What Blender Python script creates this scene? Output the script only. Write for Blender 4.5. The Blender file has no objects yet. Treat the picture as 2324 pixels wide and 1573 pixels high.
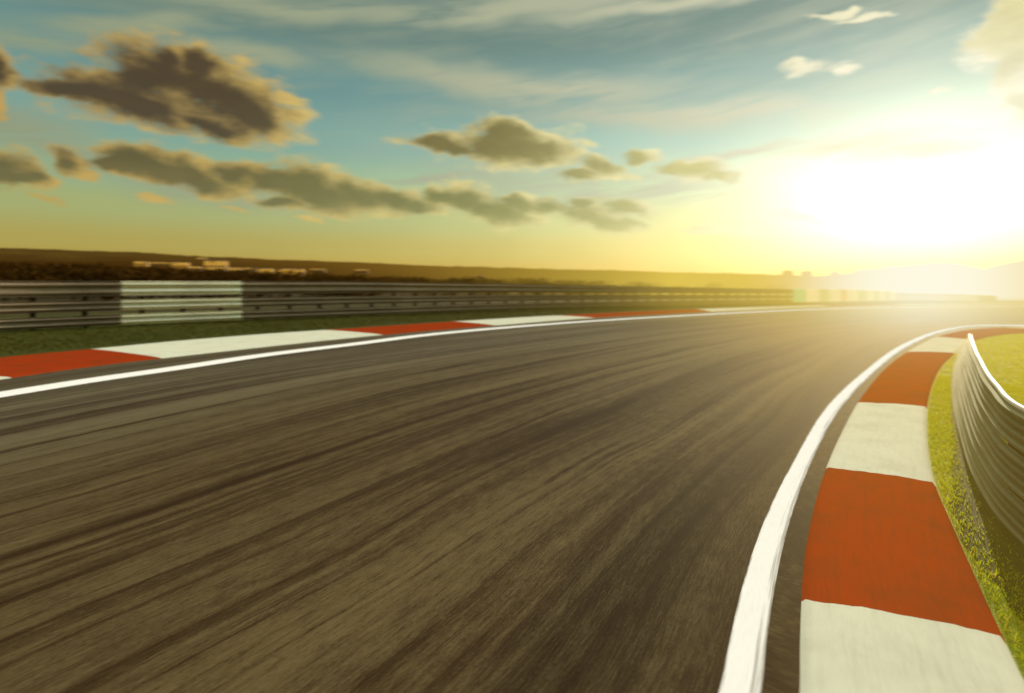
import bpy, math, random
import numpy as np
from mathutils import Vector, Euler, noise as mnoise
R = math.radians
rng = np.random.default_rng(7)
random.seed(7)
C = bpy.context.scene.collection
SC = bpy.context.scene

# ------------------------------------------------------------------ camera frame (20 mm lens, 1.8 m above the asphalt, level)
F = 4096 / 36 * 20.0
HZ, CX, CH = 1160.0, 2048.0, 1.8
K = 4096 / 2323.0                       # the survey below was read on a 2323 wide print

def gnd(px, py):
    "a surveyed point of the ground plane"
    y = F * CH / (py - HZ)
    return ((px - CX) / F * y, y)
def gd(px, py):
    return gnd(px * K, py * K)

SUN_AZ, SUN_EL = R(35.8), R(7.8)
SUN = Vector((math.sin(SUN_AZ) * math.cos(SUN_EL), math.cos(SUN_AZ) * math.cos(SUN_EL), math.sin(SUN_EL)))

# ------------------------------------------------------------------ object helpers
def tag(o, label=None, cat=None, group=None, kind=None):
    if label: o['label'] = label
    if cat: o['category'] = cat
    if group: o['group'] = group
    if kind: o['kind'] = kind
    return o

def empty(name, loc=(0, 0, 0), rz=0):
    o = bpy.data.objects.new(name, None)
    o.empty_display_size = .3
    C.objects.link(o); o.location = loc; o.rotation_euler = (0, 0, rz)
    return o

def mesh_np(name, V, Fc, mat, parent=None, smooth=False, uv=None, loc=None):
    V = np.asarray(V, dtype=np.float32).reshape(-1, 3)
    Fc = np.asarray(Fc, dtype=np.int32)
    n = Fc.shape[1]
    me = bpy.data.meshes.new(name)
    me.vertices.add(len(V)); me.vertices.foreach_set('co', V.ravel())
    me.loops.add(Fc.size); me.loops.foreach_set('vertex_index', Fc.ravel())
    me.polygons.add(len(Fc))
    me.polygons.foreach_set('loop_start', np.arange(0, Fc.size, n, dtype=np.int32))
    me.polygons.foreach_set('loop_total', np.full(len(Fc), n, dtype=np.int32))
    if uv is not None:
        l = me.uv_layers.new(name='UVMap')
        l.data.foreach_set('uv', np.asarray(uv, dtype=np.float32)[Fc.ravel()].ravel())
    me.update(); me.validate()
    me.polygons.foreach_set('use_smooth', np.full(len(me.polygons), smooth))
    me.materials.append(mat)
    o = bpy.data.objects.new(name, me)
    C.objects.link(o)
    if parent is not None: o.parent = parent
    if loc is not None: o.location = loc
    return o

def grid_faces(nu, nv):
    i = np.arange(nu - 1)[:, None]; j = np.arange(nv - 1)[None, :]
    a = i * nv + j
    return np.stack([a, a + nv, a + nv + 1, a + 1], -1).reshape(-1, 4)

class MB:
    "collects boxes, tubes and quads, then links them as one mesh"
    def __init__(s): s.v = []; s.f = []
    def add(s, V, Fs):
        b = len(s.v); s.v += [tuple(p) for p in V]; s.f += [tuple(b + i for i in f) for f in Fs]
    def box(s, x0, x1, y0, y1, z0, z1):
        s.add([(x0,y0,z0),(x1,y0,z0),(x1,y1,z0),(x0,y1,z0),(x0,y0,z1),(x1,y0,z1),(x1,y1,z1),(x0,y1,z1)],
              [(0,3,2,1),(4,5,6,7),(0,1,5,4),(1,2,6,5),(2,3,7,6),(3,0,4,7)])
    def build(s, name, mat, parent=None, bevel=0, smooth=False):
        me = bpy.data.meshes.new(name); me.from_pydata(s.v, [], s.f); me.update()
        me.materials.append(mat)
        if smooth: me.polygons.foreach_set('use_smooth', [True] * len(me.polygons))
        o = bpy.data.objects.new(name, me); C.objects.link(o)
        if parent is not None: o.parent = parent
        if bevel:
            m = o.modifiers.new('b', 'BEVEL'); m.width = bevel; m.segments = 2
        return o

# ------------------------------------------------------------------ curves
class Curve:
    "centripetal spline through ground points, resampled by arc length"
    def __init__(s, pts, n=1600):
        P = np.array(pts, float)
        P = np.vstack([2 * P[0] - P[1], P, 2 * P[-1] - P[-2]])
        out = []
        for i in range(1, len(P) - 2):
            p0, p1, p2, p3 = P[i - 1:i + 3]
            t0 = 0; t1 = t0 + np.linalg.norm(p1 - p0) ** .5; t2 = t1 + np.linalg.norm(p2 - p1) ** .5; t3 = t2 + np.linalg.norm(p3 - p2) ** .5
            t = np.linspace(t1, t2, 60, endpoint=False)[:, None]
            A1 = (t1 - t) / (t1 - t0) * p0 + (t - t0) / (t1 - t0) * p1
            A2 = (t2 - t) / (t2 - t1) * p1 + (t - t1) / (t2 - t1) * p2
            A3 = (t3 - t) / (t3 - t2) * p2 + (t - t2) / (t3 - t2) * p3
            B1 = (t2 - t) / (t2 - t0) * A1 + (t - t0) / (t2 - t0) * A2
            B2 = (t3 - t) / (t3 - t1) * A2 + (t - t1) / (t3 - t1) * A3
            out.append((t2 - t) / (t2 - t1) * B1 + (t - t1) / (t2 - t1) * B2)
        out.append(P[-2][None]); s.p = np.vstack(out)
        d = np.linalg.norm(np.diff(s.p, axis=0), axis=1); s.s = np.concatenate([[0], np.cumsum(d)]); s.L = s.s[-1]
    def at(s, t):
        t = np.atleast_1d(t)
        return np.stack([np.interp(t, s.s, s.p[:, k]) for k in range(s.p.shape[1])], -1)
    def near(s, xy):
        return s.s[np.argmin(((s.p[:, :2] - np.array(xy)) ** 2).sum(1))]
    def normal(s, t):
        "unit normal to the left of the direction of travel"
        e = .05
        d = s.at(np.clip(t + e, 0, s.L))[:, :2] - s.at(np.clip(t - e, 0, s.L))[:, :2]
        d /= np.linalg.norm(d, axis=1)[:, None] + 1e-9
        return np.stack([-d[:, 1], d[:, 0]], -1)

# the outer edge line, the two edges of the outer kerb (near the road, near the grass)
outer_line = Curve([(-12.6, -14), (-11.3, -3), (-9.9, 5.2)] + [gnd(*p) for p in
    [(0, 1579.5), (350, 1524), (700, 1474), (1050, 1422), (1400, 1379), (1700, 1341), (2000, 1312.6), (2350, 1286), (2700, 1265), (3050, 1247), (3396, 1233.5), (3746, 1228), (4096, 1226)]]
    + [(68, 62.2), (82, 58), (97, 47)])
ok_near = Curve([(-13.4, -14), (-12.2, -3), (-11.2, 4.5)] + [gnd(*p) for p in
    [(0, 1522), (350, 1472), (700, 1430), (1050, 1391), (1400, 1354), (1700, 1326), (2000, 1301.5), (2350, 1274), (2700, 1254.5), (3050, 1238), (3396, 1224), (3746, 1217.5), (4096, 1216)]]
    + [(86, 71), (104, 62), (120, 48)])
ok_far = Curve([(-16.8, -14), (-16, -3), (-15.2, 5)] + [gnd(*p) for p in
    [(0, 1432), (350, 1399), (700, 1366), (1050, 1338), (1400, 1315), (1700, 1295), (2000, 1276), (2350, 1257), (2700, 1241.5), (3050, 1228), (3396, 1218), (3746, 1213), (4096, 1212)]]
    + [(88, 78), (110, 67), (128, 52)])
# the inner edge line and the two edges of the inner kerb
il_left = Curve([(-3.4, -11), (-2.45, -6), (-1.4, -2.4), (-.28, .5)] + [gd(*p) for p in
    [(1630, 1573), (1655, 1455), (1690, 1310), (1735, 1180), (1800, 1048), (1875, 925), (1958, 845), (2050, 780), (2140, 748), (2225, 737.5), (2323, 737.5)]] + [(33, 29.0), (43, 27), (54, 21)])
il_right = Curve([(-3.2, -11), (-2.25, -6), (-1.2, -2.4), (-.08, .45)] + [gd(*p) for p in
    [(1727, 1573), (1740, 1455), (1762, 1310), (1793, 1180), (1838, 1055), (1900, 937), (1975, 853), (2062, 786), (2148, 751.5), (2228, 740.3), (2323, 740.5)]] + [(33, 28.4), (42.5, 26.5), (53.3, 20.7)])
ik_near = Curve([(-3.05, -11), (-2.1, -6), (-1.05, -2.4), (.05, .4)] + [gd(*p) for p in
    [(1800, 1573), (1803, 1450), (1815, 1270), (1837, 1160), (1868, 1062), (1908, 975), (1950, 902), (2010, 832), (2070, 790), (2130, 762.5), (2200, 748), (2267, 743.5), (2323, 742.5)]] + [(32.5, 27.6), (42, 25.8), (52.5, 20.2)])
ik_far = Curve([(-1.6, -11), (-.8, -6), (.15, -2.4), (1.2, .4)] + [gd(*p) for p in
    [(2352, 1573), (2292, 1455), (2232, 1330), (2172, 1200), (2128, 1100), (2110, 1020), (2106, 940), (2116, 880), (2140, 830), (2172, 800), (2208, 776), (2250, 764), (2323, 757)]] + [(30.5, 23.6), (39, 21.8), (49, 16.5)])

# ------------------------------------------------------------------ node helpers
class NT:
    def __init__(s, tree): s.t = tree; s.n = tree.nodes; s.l = tree.links
    def new(s, typ, **kw):
        n = s.n.new(typ)
        for k, v in kw.items(): setattr(n, k, v)
        return n
    def put(s, sock, v):
        if hasattr(v, 'is_linked') or isinstance(v, bpy.types.NodeSocket): s.l.new(v, sock)
        elif v is not None:
            if sock.type == 'RGBA' and len(v) == 3: v = (*v, 1)
            sock.default_value = v
    def m(s, op, a, b=None, c=None, clamp=False):
        n = s.new('ShaderNodeMath', operation=op, use_clamp=clamp)
        for i, v in enumerate((a, b, c)):
            if v is not None: s.put(n.inputs[i], v)
        return n.outputs[0]
    def v(s, op, a, b=None):
        n = s.new('ShaderNodeVectorMath', operation=op)
        s.put(n.inputs[0], a)
        if b is not None:
            s.put(n.inputs[3] if op == 'SCALE' else n.inputs[1], b)
        return n.outputs['Value'] if op in ('LENGTH', 'DOT_PRODUCT', 'DISTANCE') else n.outputs[0]
    def comb(s, x=0., y=0., z=0.):
        n = s.new('ShaderNodeCombineXYZ')
        for i, q in enumerate((x, y, z)): s.put(n.inputs[i], q)
        return n.outputs[0]
    def sep(s, v):
        n = s.new('ShaderNodeSeparateXYZ'); s.put(n.inputs[0], v); return n.outputs
    def noise(s, vec, scale, detail=3., rough=.5, dist=0., color=False, dim='3D'):
        n = s.new('ShaderNodeTexNoise', noise_dimensions=dim)
        s.put(n.inputs['Vector'], vec); n.inputs['Scale'].default_value = scale; n.inputs['Detail'].default_value = detail
        n.inputs['Roughness'].default_value = rough; n.inputs['Distortion'].default_value = dist
        return n.outputs['Color' if color else 'Fac']
    def smooth(s, x, a, b, lo=0., hi=1.):
        n = s.new('ShaderNodeMapRange', interpolation_type='SMOOTHSTEP')
        s.put(n.inputs[0], x)
        for i, q in zip((1, 2, 3, 4), (a, b, lo, hi)): s.put(n.inputs[i], q)
        return n.outputs[0]
    def lin(s, x, a, b, lo=0., hi=1.):
        n = s.new('ShaderNodeMapRange', interpolation_type='LINEAR')
        s.put(n.inputs[0], x)
        for i, q in zip((1, 2, 3, 4), (a, b, lo, hi)): s.put(n.inputs[i], q)
        return n.outputs[0]
    def mix(s, f, a, b, blend='MIX', clampf=True):
        n = s.new('ShaderNodeMix', data_type='RGBA', blend_type=blend)
        n.clamp_factor = clampf
        s.put(n.inputs[0], f); s.put(n.inputs[6], a); s.put(n.inputs[7], b)
        return n.outputs[2]
    def ramp(s, x, stops, interp='LINEAR'):
        n = s.new('ShaderNodeValToRGB'); cr = n.color_ramp; cr.interpolation = interp
        while len(cr.elements) < len(stops): cr.elements.new(.5)
        for e, (p, c) in zip(cr.elements, stops): e.position = p; e.color = (*c, 1)
        s.put(n.inputs[0], x)
        return n.outputs[0]
    def map(s, vec, loc=(0,0,0), rot=(0,0,0), scale=(1,1,1), typ='POINT'):
        n = s.new('ShaderNodeMapping', vector_type=typ)
        s.put(n.inputs[0], vec)
        n.inputs['Location'].default_value = loc; n.inputs['Rotation'].default_value = rot; n.inputs['Scale'].default_value = scale
        return n.outputs[0]

def material(name):
    m = bpy.data.materials.new(name); m.use_nodes = True
    m.node_tree.nodes.clear()
    t = NT(m.node_tree)
    t.out = t.new('ShaderNodeOutputMaterial')
    t.bsdf = t.new('ShaderNodeBsdfPrincipled')
    t.l.new(t.bsdf.outputs[0], t.out.inputs[0])
    return m, t
def pset(t, **kw):
    names = dict(base='Base Color', rough='Roughness', metal='Metallic', spec='Specular IOR Level', normal='Normal', em='Emission Color', ems='Emission Strength')
    for k, v in kw.items(): t.put(t.bsdf.inputs[names[k]], v)
def bump(t, h, strength=.3, dist=.01):
    n = t.new('ShaderNodeBump'); t.put(n.inputs['Height'], h)
    n.inputs['Strength'].default_value = strength; n.inputs['Distance'].default_value = dist
    return n.outputs[0]

# sRGB 0-255 of the print -> linear
def srgb(r, g, b):
    f = lambda c: (c / 255 / 12.92) if c / 255 <= .04045 else ((c / 255 + .055) / 1.055) ** 2.4
    return (f(r), f(g), f(b))

# ------------------------------------------------------------------ sky: gradient, sun glow, cirrus, cumulus (all in azimuth / elevation)
def azel(px, py):
    "direction of a surveyed point of the sky"
    a = math.atan((px * K - CX) / F)
    e = math.atan((HZ - py * K) / F * math.cos(a))
    return a, e

CUMULUS = [  # centre, half widths (print units), tilt in degrees
    (150,206,95,26,0),(240,205,130,46,4),(385,178,140,66,0),(398,133,48,26,0),(462,145,52,30,0),(510,215,140,62,-12),(590,262,96,50,-10),(360,245,140,40,-10),(510,292,95,26,-8),
    (655,225,40,14,-12),(650,262,40,20,-10),
    (-5,165,46,46,0),(0,236,24,26,0),(22,388,72,40,-10),(70,405,46,20,0),(160,368,44,24,-10),(200,395,30,14,-20),
    (262,372,55,18,-4),(345,368,100,32,-6),(290,372,60,20,-6),(420,388,95,38,-12),(480,422,85,26,-8),(545,402,70,30,0),(625,408,70,28,0),(705,418,95,40,-6),(745,446,120,34,-6),(830,446,66,34,-14),(640,458,52,15,0),
    (905,456,62,30,-6),(962,472,52,18,-6),(1010,448,44,24,0),(1040,428,38,20,0),(1075,455,66,34,-8),(1140,482,84,28,-8),(1180,462,56,20,-10),
    (1250,470,54,18,0),(1320,462,50,14,0),(1350,490,85,26,-12),(1300,512,30,9,0),(1430,472,55,18,-16),(1400,510,70,14,-4),
    (940,322,58,11,-4),(1010,322,72,20,-4),(1045,340,70,16,-6),(1140,302,62,32,0),(1165,335,120,40,-2),(1235,345,78,32,-6),(1190,300,50,22,-14),(1330,326,30,9,-14),
    (1370,376,56,18,-12),(1428,400,40,11,-12),(1450,358,44,14,0),(1320,398,60,14,0),(1560,384,64,18,-8),(1600,382,44,22,0),(1645,402,48,18,-18),(1585,405,40,14,0),
    (1640,522,90,13,-3),(1600,512,40,8,0),(1810,498,58,13,-12),(1840,540,50,9,0),
    (115,456,50,6,-6),(350,455,50,10,-8),(535,479,36,6,-8),(715,503,44,6,-8),(640,465,46,9,0),
    (2290,86,90,62,-20),(2330,30,90,58,0),(2312,150,52,46,0),(2338,232,46,38,-30),(2255,70,50,40,0),
    (1845,152,76,12,-2),(1915,160,34,10,0),(1800,146,30,8,0),(1880,34,60,6,-4),(1965,38,50,6,-6),(1938,26,26,7,0),(2122,208,38,6,0),
]
CIRRUS = [
    (60,95,230,40,12),(330,60,360,34,13),(620,10,420,40,8),(560,130,190,30,0),(60,300,180,60,0),(120,350,120,40,-30),(1100,20,520,34,3),(1500,10,420,22,2),
    (1650,350,330,13,9),(1960,318,260,34,-2),(2100,345,260,40,-6),(1000,405,190,10,8),(500,425,460,60,-4),(1500,265,420,40,-4),(1350,420,420,70,-5),(1150,190,460,40,-4),
]

def blob_field(t, px, blobs, grow=1., k=.10, wisp=False):
    "1 at the middle of the nearest blob, 0 on its outline; px is (azimuth, elevation, 1)"
    d = None
    for (bx, by, rx, ry, tilt) in blobs:
        a, e = azel(bx, by)
        ca = math.cos(a); c, sn = math.cos(R(tilt)), math.sin(R(tilt))
        sx, sy = rx * K / F * ca * ca * grow, ry * K / F * ca * grow
        u = t.v('DOT_PRODUCT', px, (c / sx, sn / sx, -(a * c + e * sn) / sx))
        v = t.v('DOT_PRODUCT', px, (-sn / sy, c / sy, -(-a * sn + e * c) / sy))
        l = t.m('MULTIPLY_ADD', u, u, t.m('MULTIPLY', v, v))
        if wisp and ry < 19: l = t.m('ADD', l, .16 if ry > 13 else .34)      # small clouds stay thin and torn
        d = l if d is None else t.m('SMOOTH_MIN', d, l, k)
    return t.m('SUBTRACT', 1., t.m('SQRT', t.m('MAXIMUM', d, 0.)))

def build_world():
    w = bpy.data.worlds.new("World"); SC.world = w; w.use_nodes = True
    w.node_tree.nodes.clear()
    t = NT(w.node_tree)
    out = t.new('ShaderNodeOutputWorld')
    tc = t.new('ShaderNodeTexCoord')
    dirv = t.v('NORMALIZE', tc.outputs['Generated'])
    x, y, z = t.sep(dirv)
    az = t.m('ARCTAN2', x, y)
    el = t.m('ARCSINE', z)
    ae = t.comb(az, el, 1.)
    eld = t.m('MULTIPLY', el, 180 / math.pi)
    # clear sky, far from the sun: elevation -2 .. 38 degrees
    u = t.lin(eld, -2., 38.)
    P = lambda e: (e + 2) / 40
    base = t.ramp(u, [(P(-2), srgb(168,124,46)), (P(1.5), srgb(176,142,58)), (P(4), srgb(172,158,82)), (P(7), srgb(162,170,110)), (P(10), srgb(144,174,136)),
                      (P(14), srgb(120,160,150)), (P(19), srgb(102,141,138)), (P(24), srgb(98,125,117)), (P(38), srgb(84,104,104))], 'EASE')
    # distance from the sun, flattened so that the glow spreads along the horizon
    daz = t.m('SUBTRACT', az, SUN_AZ)
    delv = t.m('SUBTRACT', el, SUN_EL)
    wig = t.noise(t.v('MULTIPLY', ae, (.5, 1., 0.)), 7., 3., .5, dim='2D')
    ell = lambda kx, ky: t.m('SQRT', t.m('ADD', t.m('POWER', t.m('MULTIPLY', daz, kx), 2.), t.m('POWER', t.m('MULTIPLY', delv, ky), 2.)))
    dg = t.m('ADD', ell(1., 2.), t.m('MULTIPLY_ADD', wig, .16, -.08))
    glow_wide = t.m('POWER', t.m('MAXIMUM', t.m('SUBTRACT', 1., t.m('DIVIDE', dg, 1.3)), 0.), 1.9)
    dn = t.m('ADD', ell(.95, 2.0), t.m('MULTIPLY_ADD', wig, .12, -.06))
    glow_mid = t.m('EXPONENT', t.m('MULTIPLY', t.m('POWER', t.m('DIVIDE', t.m('MAXIMUM', dn, 0.), .26), 1.35), -1.))
    glow_core = t.m('EXPONENT', t.m('MULTIPLY', t.m('POWER', t.m('DIVIDE', ell(1.05, 2.0), .105), 1.35), -1.))
    wide_col = t.ramp(t.lin(eld, 0., 22.), [(0, (1.00, .80, .16)), (.25, (.80, .72, .30)), (.6, (.42, .46, .30)), (1, (.14, .18, .14))])
    sky = t.mix(1., base, t.v('SCALE', wide_col, glow_wide), 'ADD')
    sky = t.mix(1., sky, t.v('SCALE', t.comb(.60, .58, .52), glow_mid), 'ADD')
    sky = t.mix(1., sky, t.v('SCALE', t.comb(1.3, 1.25, 1.12), glow_core), 'ADD')
    # the real atmosphere on top
    ns = t.new('ShaderNodeTexSky', sky_type='NISHITA')
    ns.sun_disc = False; ns.sun_elevation = SUN_EL; ns.sun_rotation = SUN_AZ; ns.altitude = 100; ns.dust_density = 3.0
    sky = t.mix(1., sky, t.v('SCALE', ns.outputs[0], NISHITA), 'ADD')
    # unseen bright lobe overhead on the sun's side, added to light the ground
    hi = Vector((math.sin(R(30)) * math.cos(R(62)), math.cos(R(30)) * math.cos(R(62)), math.sin(R(62))))
    ang = t.m('ARCCOSINE', t.m('MINIMUM', t.v('DOT_PRODUCT', dirv, tuple(hi)), .9999))
    fill_lobe = t.m('EXPONENT', t.m('MULTIPLY', t.m('POWER', t.m('DIVIDE', ang, R(31)), 2.), -1.))
    fill_lobe = t.m('MULTIPLY', fill_lobe, t.smooth(eld, 29., 44.))
    high = t.mix(1., sky, t.v('SCALE', t.comb(*FILL_LOBE), fill_lobe), 'ADD')
    high = t.mix(t.smooth(t.v('DOT_PRODUCT', dirv, tuple(SUN)), -.75, .25), t.v('MULTIPLY', high, (.42, .32, .21)), high)   # darker behind the camera
    def background(c):
        b = t.new('ShaderNodeBackground'); t.put(b.inputs[0], c); b.inputs[1].default_value = 1.; return b.outputs[0]
    shader = background(high)
    # ---- the clouds fill the sunward half of the sky up to 30 degrees
    near_sun = t.m('EXPONENT', t.m('MULTIPLY', ell(1., 1.1), -2.2))       # 1 at the sun, ~0.1 at the far left
    rot = t.map(ae, rot=(0, 0, R(-7)))
    fib = t.noise(t.v('MULTIPLY', rot, (.16, 1.6, 0.)), 34., 5., .55, .3, dim='2D')
    fib2 = t.noise(t.v('MULTIPLY', rot, (.3, 1., 0.)), 13., 4., .55, .2, dim='2D')
    wq = t.noise(t.v('MULTIPLY', ae, (.5, 1., 0.)), 9., 3., .5, color=True, dim='2D')
    ci = blob_field(t, t.v('ADD', ae, t.v('MULTIPLY', t.v('SUBTRACT', wq, (.5, .5, .5)), (.16, .055, 0.))), CIRRUS, 1.25, .3)
    cia = t.m('MULTIPLY', t.smooth(ci, -.1, .9), t.smooth(t.m('ADD', t.m('MULTIPLY', fib, .6), t.m('MULTIPLY', fib2, .5)), .26, .62))
    veil = t.m('MULTIPLY', t.smooth(t.m('ADD', t.m('MULTIPLY', fib, .5), t.m('MULTIPLY', fib2, .6)), .42, .85), .30)
    veil = t.m('MULTIPLY', veil, t.smooth(eld, 4., 14.))
    cia = t.m('MULTIPLY', t.m('MAXIMUM', t.m('MULTIPLY', cia, .95), t.m('MULTIPLY', veil, 1.2)), t.smooth(eld, 37., 31.))
    cir_col = t.mix(near_sun, srgb(134,146,116), (1.25, 1.15, .85))
    csky = t.mix(cia, high, cir_col)
    core_col = t.ramp(near_sun, [(0.0, srgb(70,46,16)), (.09, srgb(80,56,24)), (.14, srgb(108,90,42)), (.24, srgb(134,120,62)), (.36, srgb(180,168,104)), (.5, srgb(222,210,140)), (.75, (1.,.95,.7))])
    core_col = t.mix(t.smooth(eld, 14.5, 9., 0., .75), core_col, t.ramp(near_sun, [(0, srgb(106,90,54)), (.1, srgb(118,112,66)), (.2, srgb(134,134,82)), (.36, srgb(186,182,122)), (.6, srgb(230,222,160)), (1, (1., .95, .7))]))
    rim_col = t.ramp(near_sun, [(0.0, srgb(170,132,66)), (.10, srgb(208,176,96)), (.22, srgb(232,216,148)), (.38, srgb(236,226,170)), (.6, (.98, .92, .68)), (1, (1.3, 1.2, 1.))])
    # cumulus outline and body noise, shared by all sectors
    w1 = t.noise(t.v('MULTIPLY', ae, (.62, 1., 0.)), 24., 3., .55, color=True, dim='2D')
    p = t.v('ADD', ae, t.v('MULTIPLY', t.v('SUBTRACT', w1, (.5, .5, .5)), (.055, .026, 0.)))
    n2 = t.noise(t.v('MULTIPLY', ae, (.42, 1., 0.)), 44., 4., .52, dim='2D')
    n3 = t.noise(t.v('MULTIPLY', ae, (.20, 1., 0.)), 150., 2., .5, dim='2D')
    nz = t.m('ADD', t.m('MULTIPLY_ADD', n2, 1.05, -.56), t.m('MULTIPLY', n3, .18))
    # the same noise a little nearer to the sun: its difference lights the lobes
    tos = t.v('NORMALIZE', t.comb(t.m('MULTIPLY', daz, -1.), t.m('MULTIPLY_ADD', delv, -1.3, .04), 0.))
    n2b = t.noise(t.v('MULTIPLY', t.v('ADD', ae, t.v('SCALE', tos, .014)), (.45, 1., 0.)), 44., 3., .55, dim='2D')
    lit = t.m('MULTIPLY', t.m('SUBTRACT', n2, n2b), 1.6)
    def cloud_shader(lo, hi_):
        sel = [b for b in CUMULUS if b[0] + b[2] * 1.5 + 30 > lo and b[0] - b[2] * 1.5 - 30 < hi_]
        f0 = t.m('ADD', blob_field(t, p, sel, 1.28, wisp=True), nz)
        cores = [(bx - .20 * rx - 3, by - .06 * ry, rx, ry * .98, tl) for (bx, by, rx, ry, tl) in sel if rx > 40 and ry > 13]
        f1 = t.m('ADD', blob_field(t, p, cores, 1.16, .6), t.m('MULTIPLY', nz, .36))
        alpha = t.smooth(f0, -.16, .46)
        dark = t.smooth(t.m('SUBTRACT', f1, t.m('MULTIPLY', lit, .40)), -.24, .74)
        cl = t.mix(dark, rim_col, core_col)
        cl = t.v('SCALE', cl, t.m('MULTIPLY_ADD', n2, .36, .82))
        cl = t.mix(t.smooth(eld, 2., 10., .60, .05), cl, csky)            # low clouds melt into the horizon haze
        cl = t.mix(t.m('MULTIPLY', glow_core, .9, clamp=True), cl, csky)
        return background(t.mix(t.m('MULTIPLY', alpha, .95), csky, cl))
    bounds = [-900, 250, 560, 880, 1250, 1720, 3300]
    for lo, hi_ in zip(bounds[:-1], bounds[1:]):
        a0 = math.atan((lo * K - CX) / F); a1 = math.atan((hi_ * K - CX) / F)
        inside_ = t.m('MULTIPLY', t.m('MULTIPLY', t.m('GREATER_THAN', az, a0), t.m('LESS_THAN', az, a1)), t.m('MULTIPLY', t.m('GREATER_THAN', el, R(-.5)), t.m('LESS_THAN', el, R(37.5))))
        mx = t.new('ShaderNodeMixShader'); t.put(mx.inputs[0], inside_); t.l.new(shader, mx.inputs[1])
        t.l.new(cloud_shader(lo, hi_), mx.inputs[2]); shader = mx.outputs[0]
    t.l.new(shader, out.inputs[0])
    w.cycles.sampling_method = 'MANUAL'; w.cycles.sample_map_resolution = 512
FILL_LOBE = (3.75, 3.5, 2.95)  # colour of the added overhead lobe
BEHIND = .42
NISHITA = .006
build_world()

sl = bpy.data.lights.new('sun', 'SUN'); sl.energy = 5.0; sl.angle = R(.5); sl.color = (1., .86, .58)
so = bpy.data.objects.new('sun', sl); C.objects.link(so)
so.rotation_euler = SUN.to_track_quat('Z', 'Y').to_euler(); so.location = SUN * 60

# ------------------------------------------------------------------ materials
def haze_group():  # haze painted as emission mixed over each material
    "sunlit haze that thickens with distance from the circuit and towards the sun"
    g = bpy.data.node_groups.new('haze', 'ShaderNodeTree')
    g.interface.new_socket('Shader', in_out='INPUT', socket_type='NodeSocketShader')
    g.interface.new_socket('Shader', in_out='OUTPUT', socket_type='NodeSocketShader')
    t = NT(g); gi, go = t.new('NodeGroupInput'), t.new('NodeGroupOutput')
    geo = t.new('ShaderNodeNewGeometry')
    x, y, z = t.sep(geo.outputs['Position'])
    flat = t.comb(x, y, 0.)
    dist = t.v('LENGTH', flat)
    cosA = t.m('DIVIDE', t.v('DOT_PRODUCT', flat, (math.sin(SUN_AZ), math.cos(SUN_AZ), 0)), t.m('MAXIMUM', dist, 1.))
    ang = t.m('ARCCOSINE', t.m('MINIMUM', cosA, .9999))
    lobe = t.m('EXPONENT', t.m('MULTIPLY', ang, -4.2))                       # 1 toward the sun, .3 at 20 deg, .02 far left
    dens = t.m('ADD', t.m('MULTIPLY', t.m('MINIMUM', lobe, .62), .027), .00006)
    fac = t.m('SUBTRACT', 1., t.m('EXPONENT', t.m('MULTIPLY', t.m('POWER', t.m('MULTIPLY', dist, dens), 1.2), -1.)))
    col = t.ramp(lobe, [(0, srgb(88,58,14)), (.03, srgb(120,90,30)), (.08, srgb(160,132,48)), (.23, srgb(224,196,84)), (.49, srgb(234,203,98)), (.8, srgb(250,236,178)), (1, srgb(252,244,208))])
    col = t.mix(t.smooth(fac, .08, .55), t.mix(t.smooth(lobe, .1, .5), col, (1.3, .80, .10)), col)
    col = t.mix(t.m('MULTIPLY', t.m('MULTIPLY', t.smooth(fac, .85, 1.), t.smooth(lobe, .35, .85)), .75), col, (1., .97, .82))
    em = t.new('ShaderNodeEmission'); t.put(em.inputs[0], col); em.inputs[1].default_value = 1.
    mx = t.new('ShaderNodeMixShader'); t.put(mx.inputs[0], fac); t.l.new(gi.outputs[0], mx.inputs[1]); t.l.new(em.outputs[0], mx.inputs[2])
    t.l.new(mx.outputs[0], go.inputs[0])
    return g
HAZE = haze_group()
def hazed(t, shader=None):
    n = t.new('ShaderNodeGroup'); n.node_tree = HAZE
    t.l.new(shader if shader is not None else t.bsdf.outputs[0], n.inputs[0]); t.l.new(n.outputs[0], t.out.inputs[0])

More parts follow.
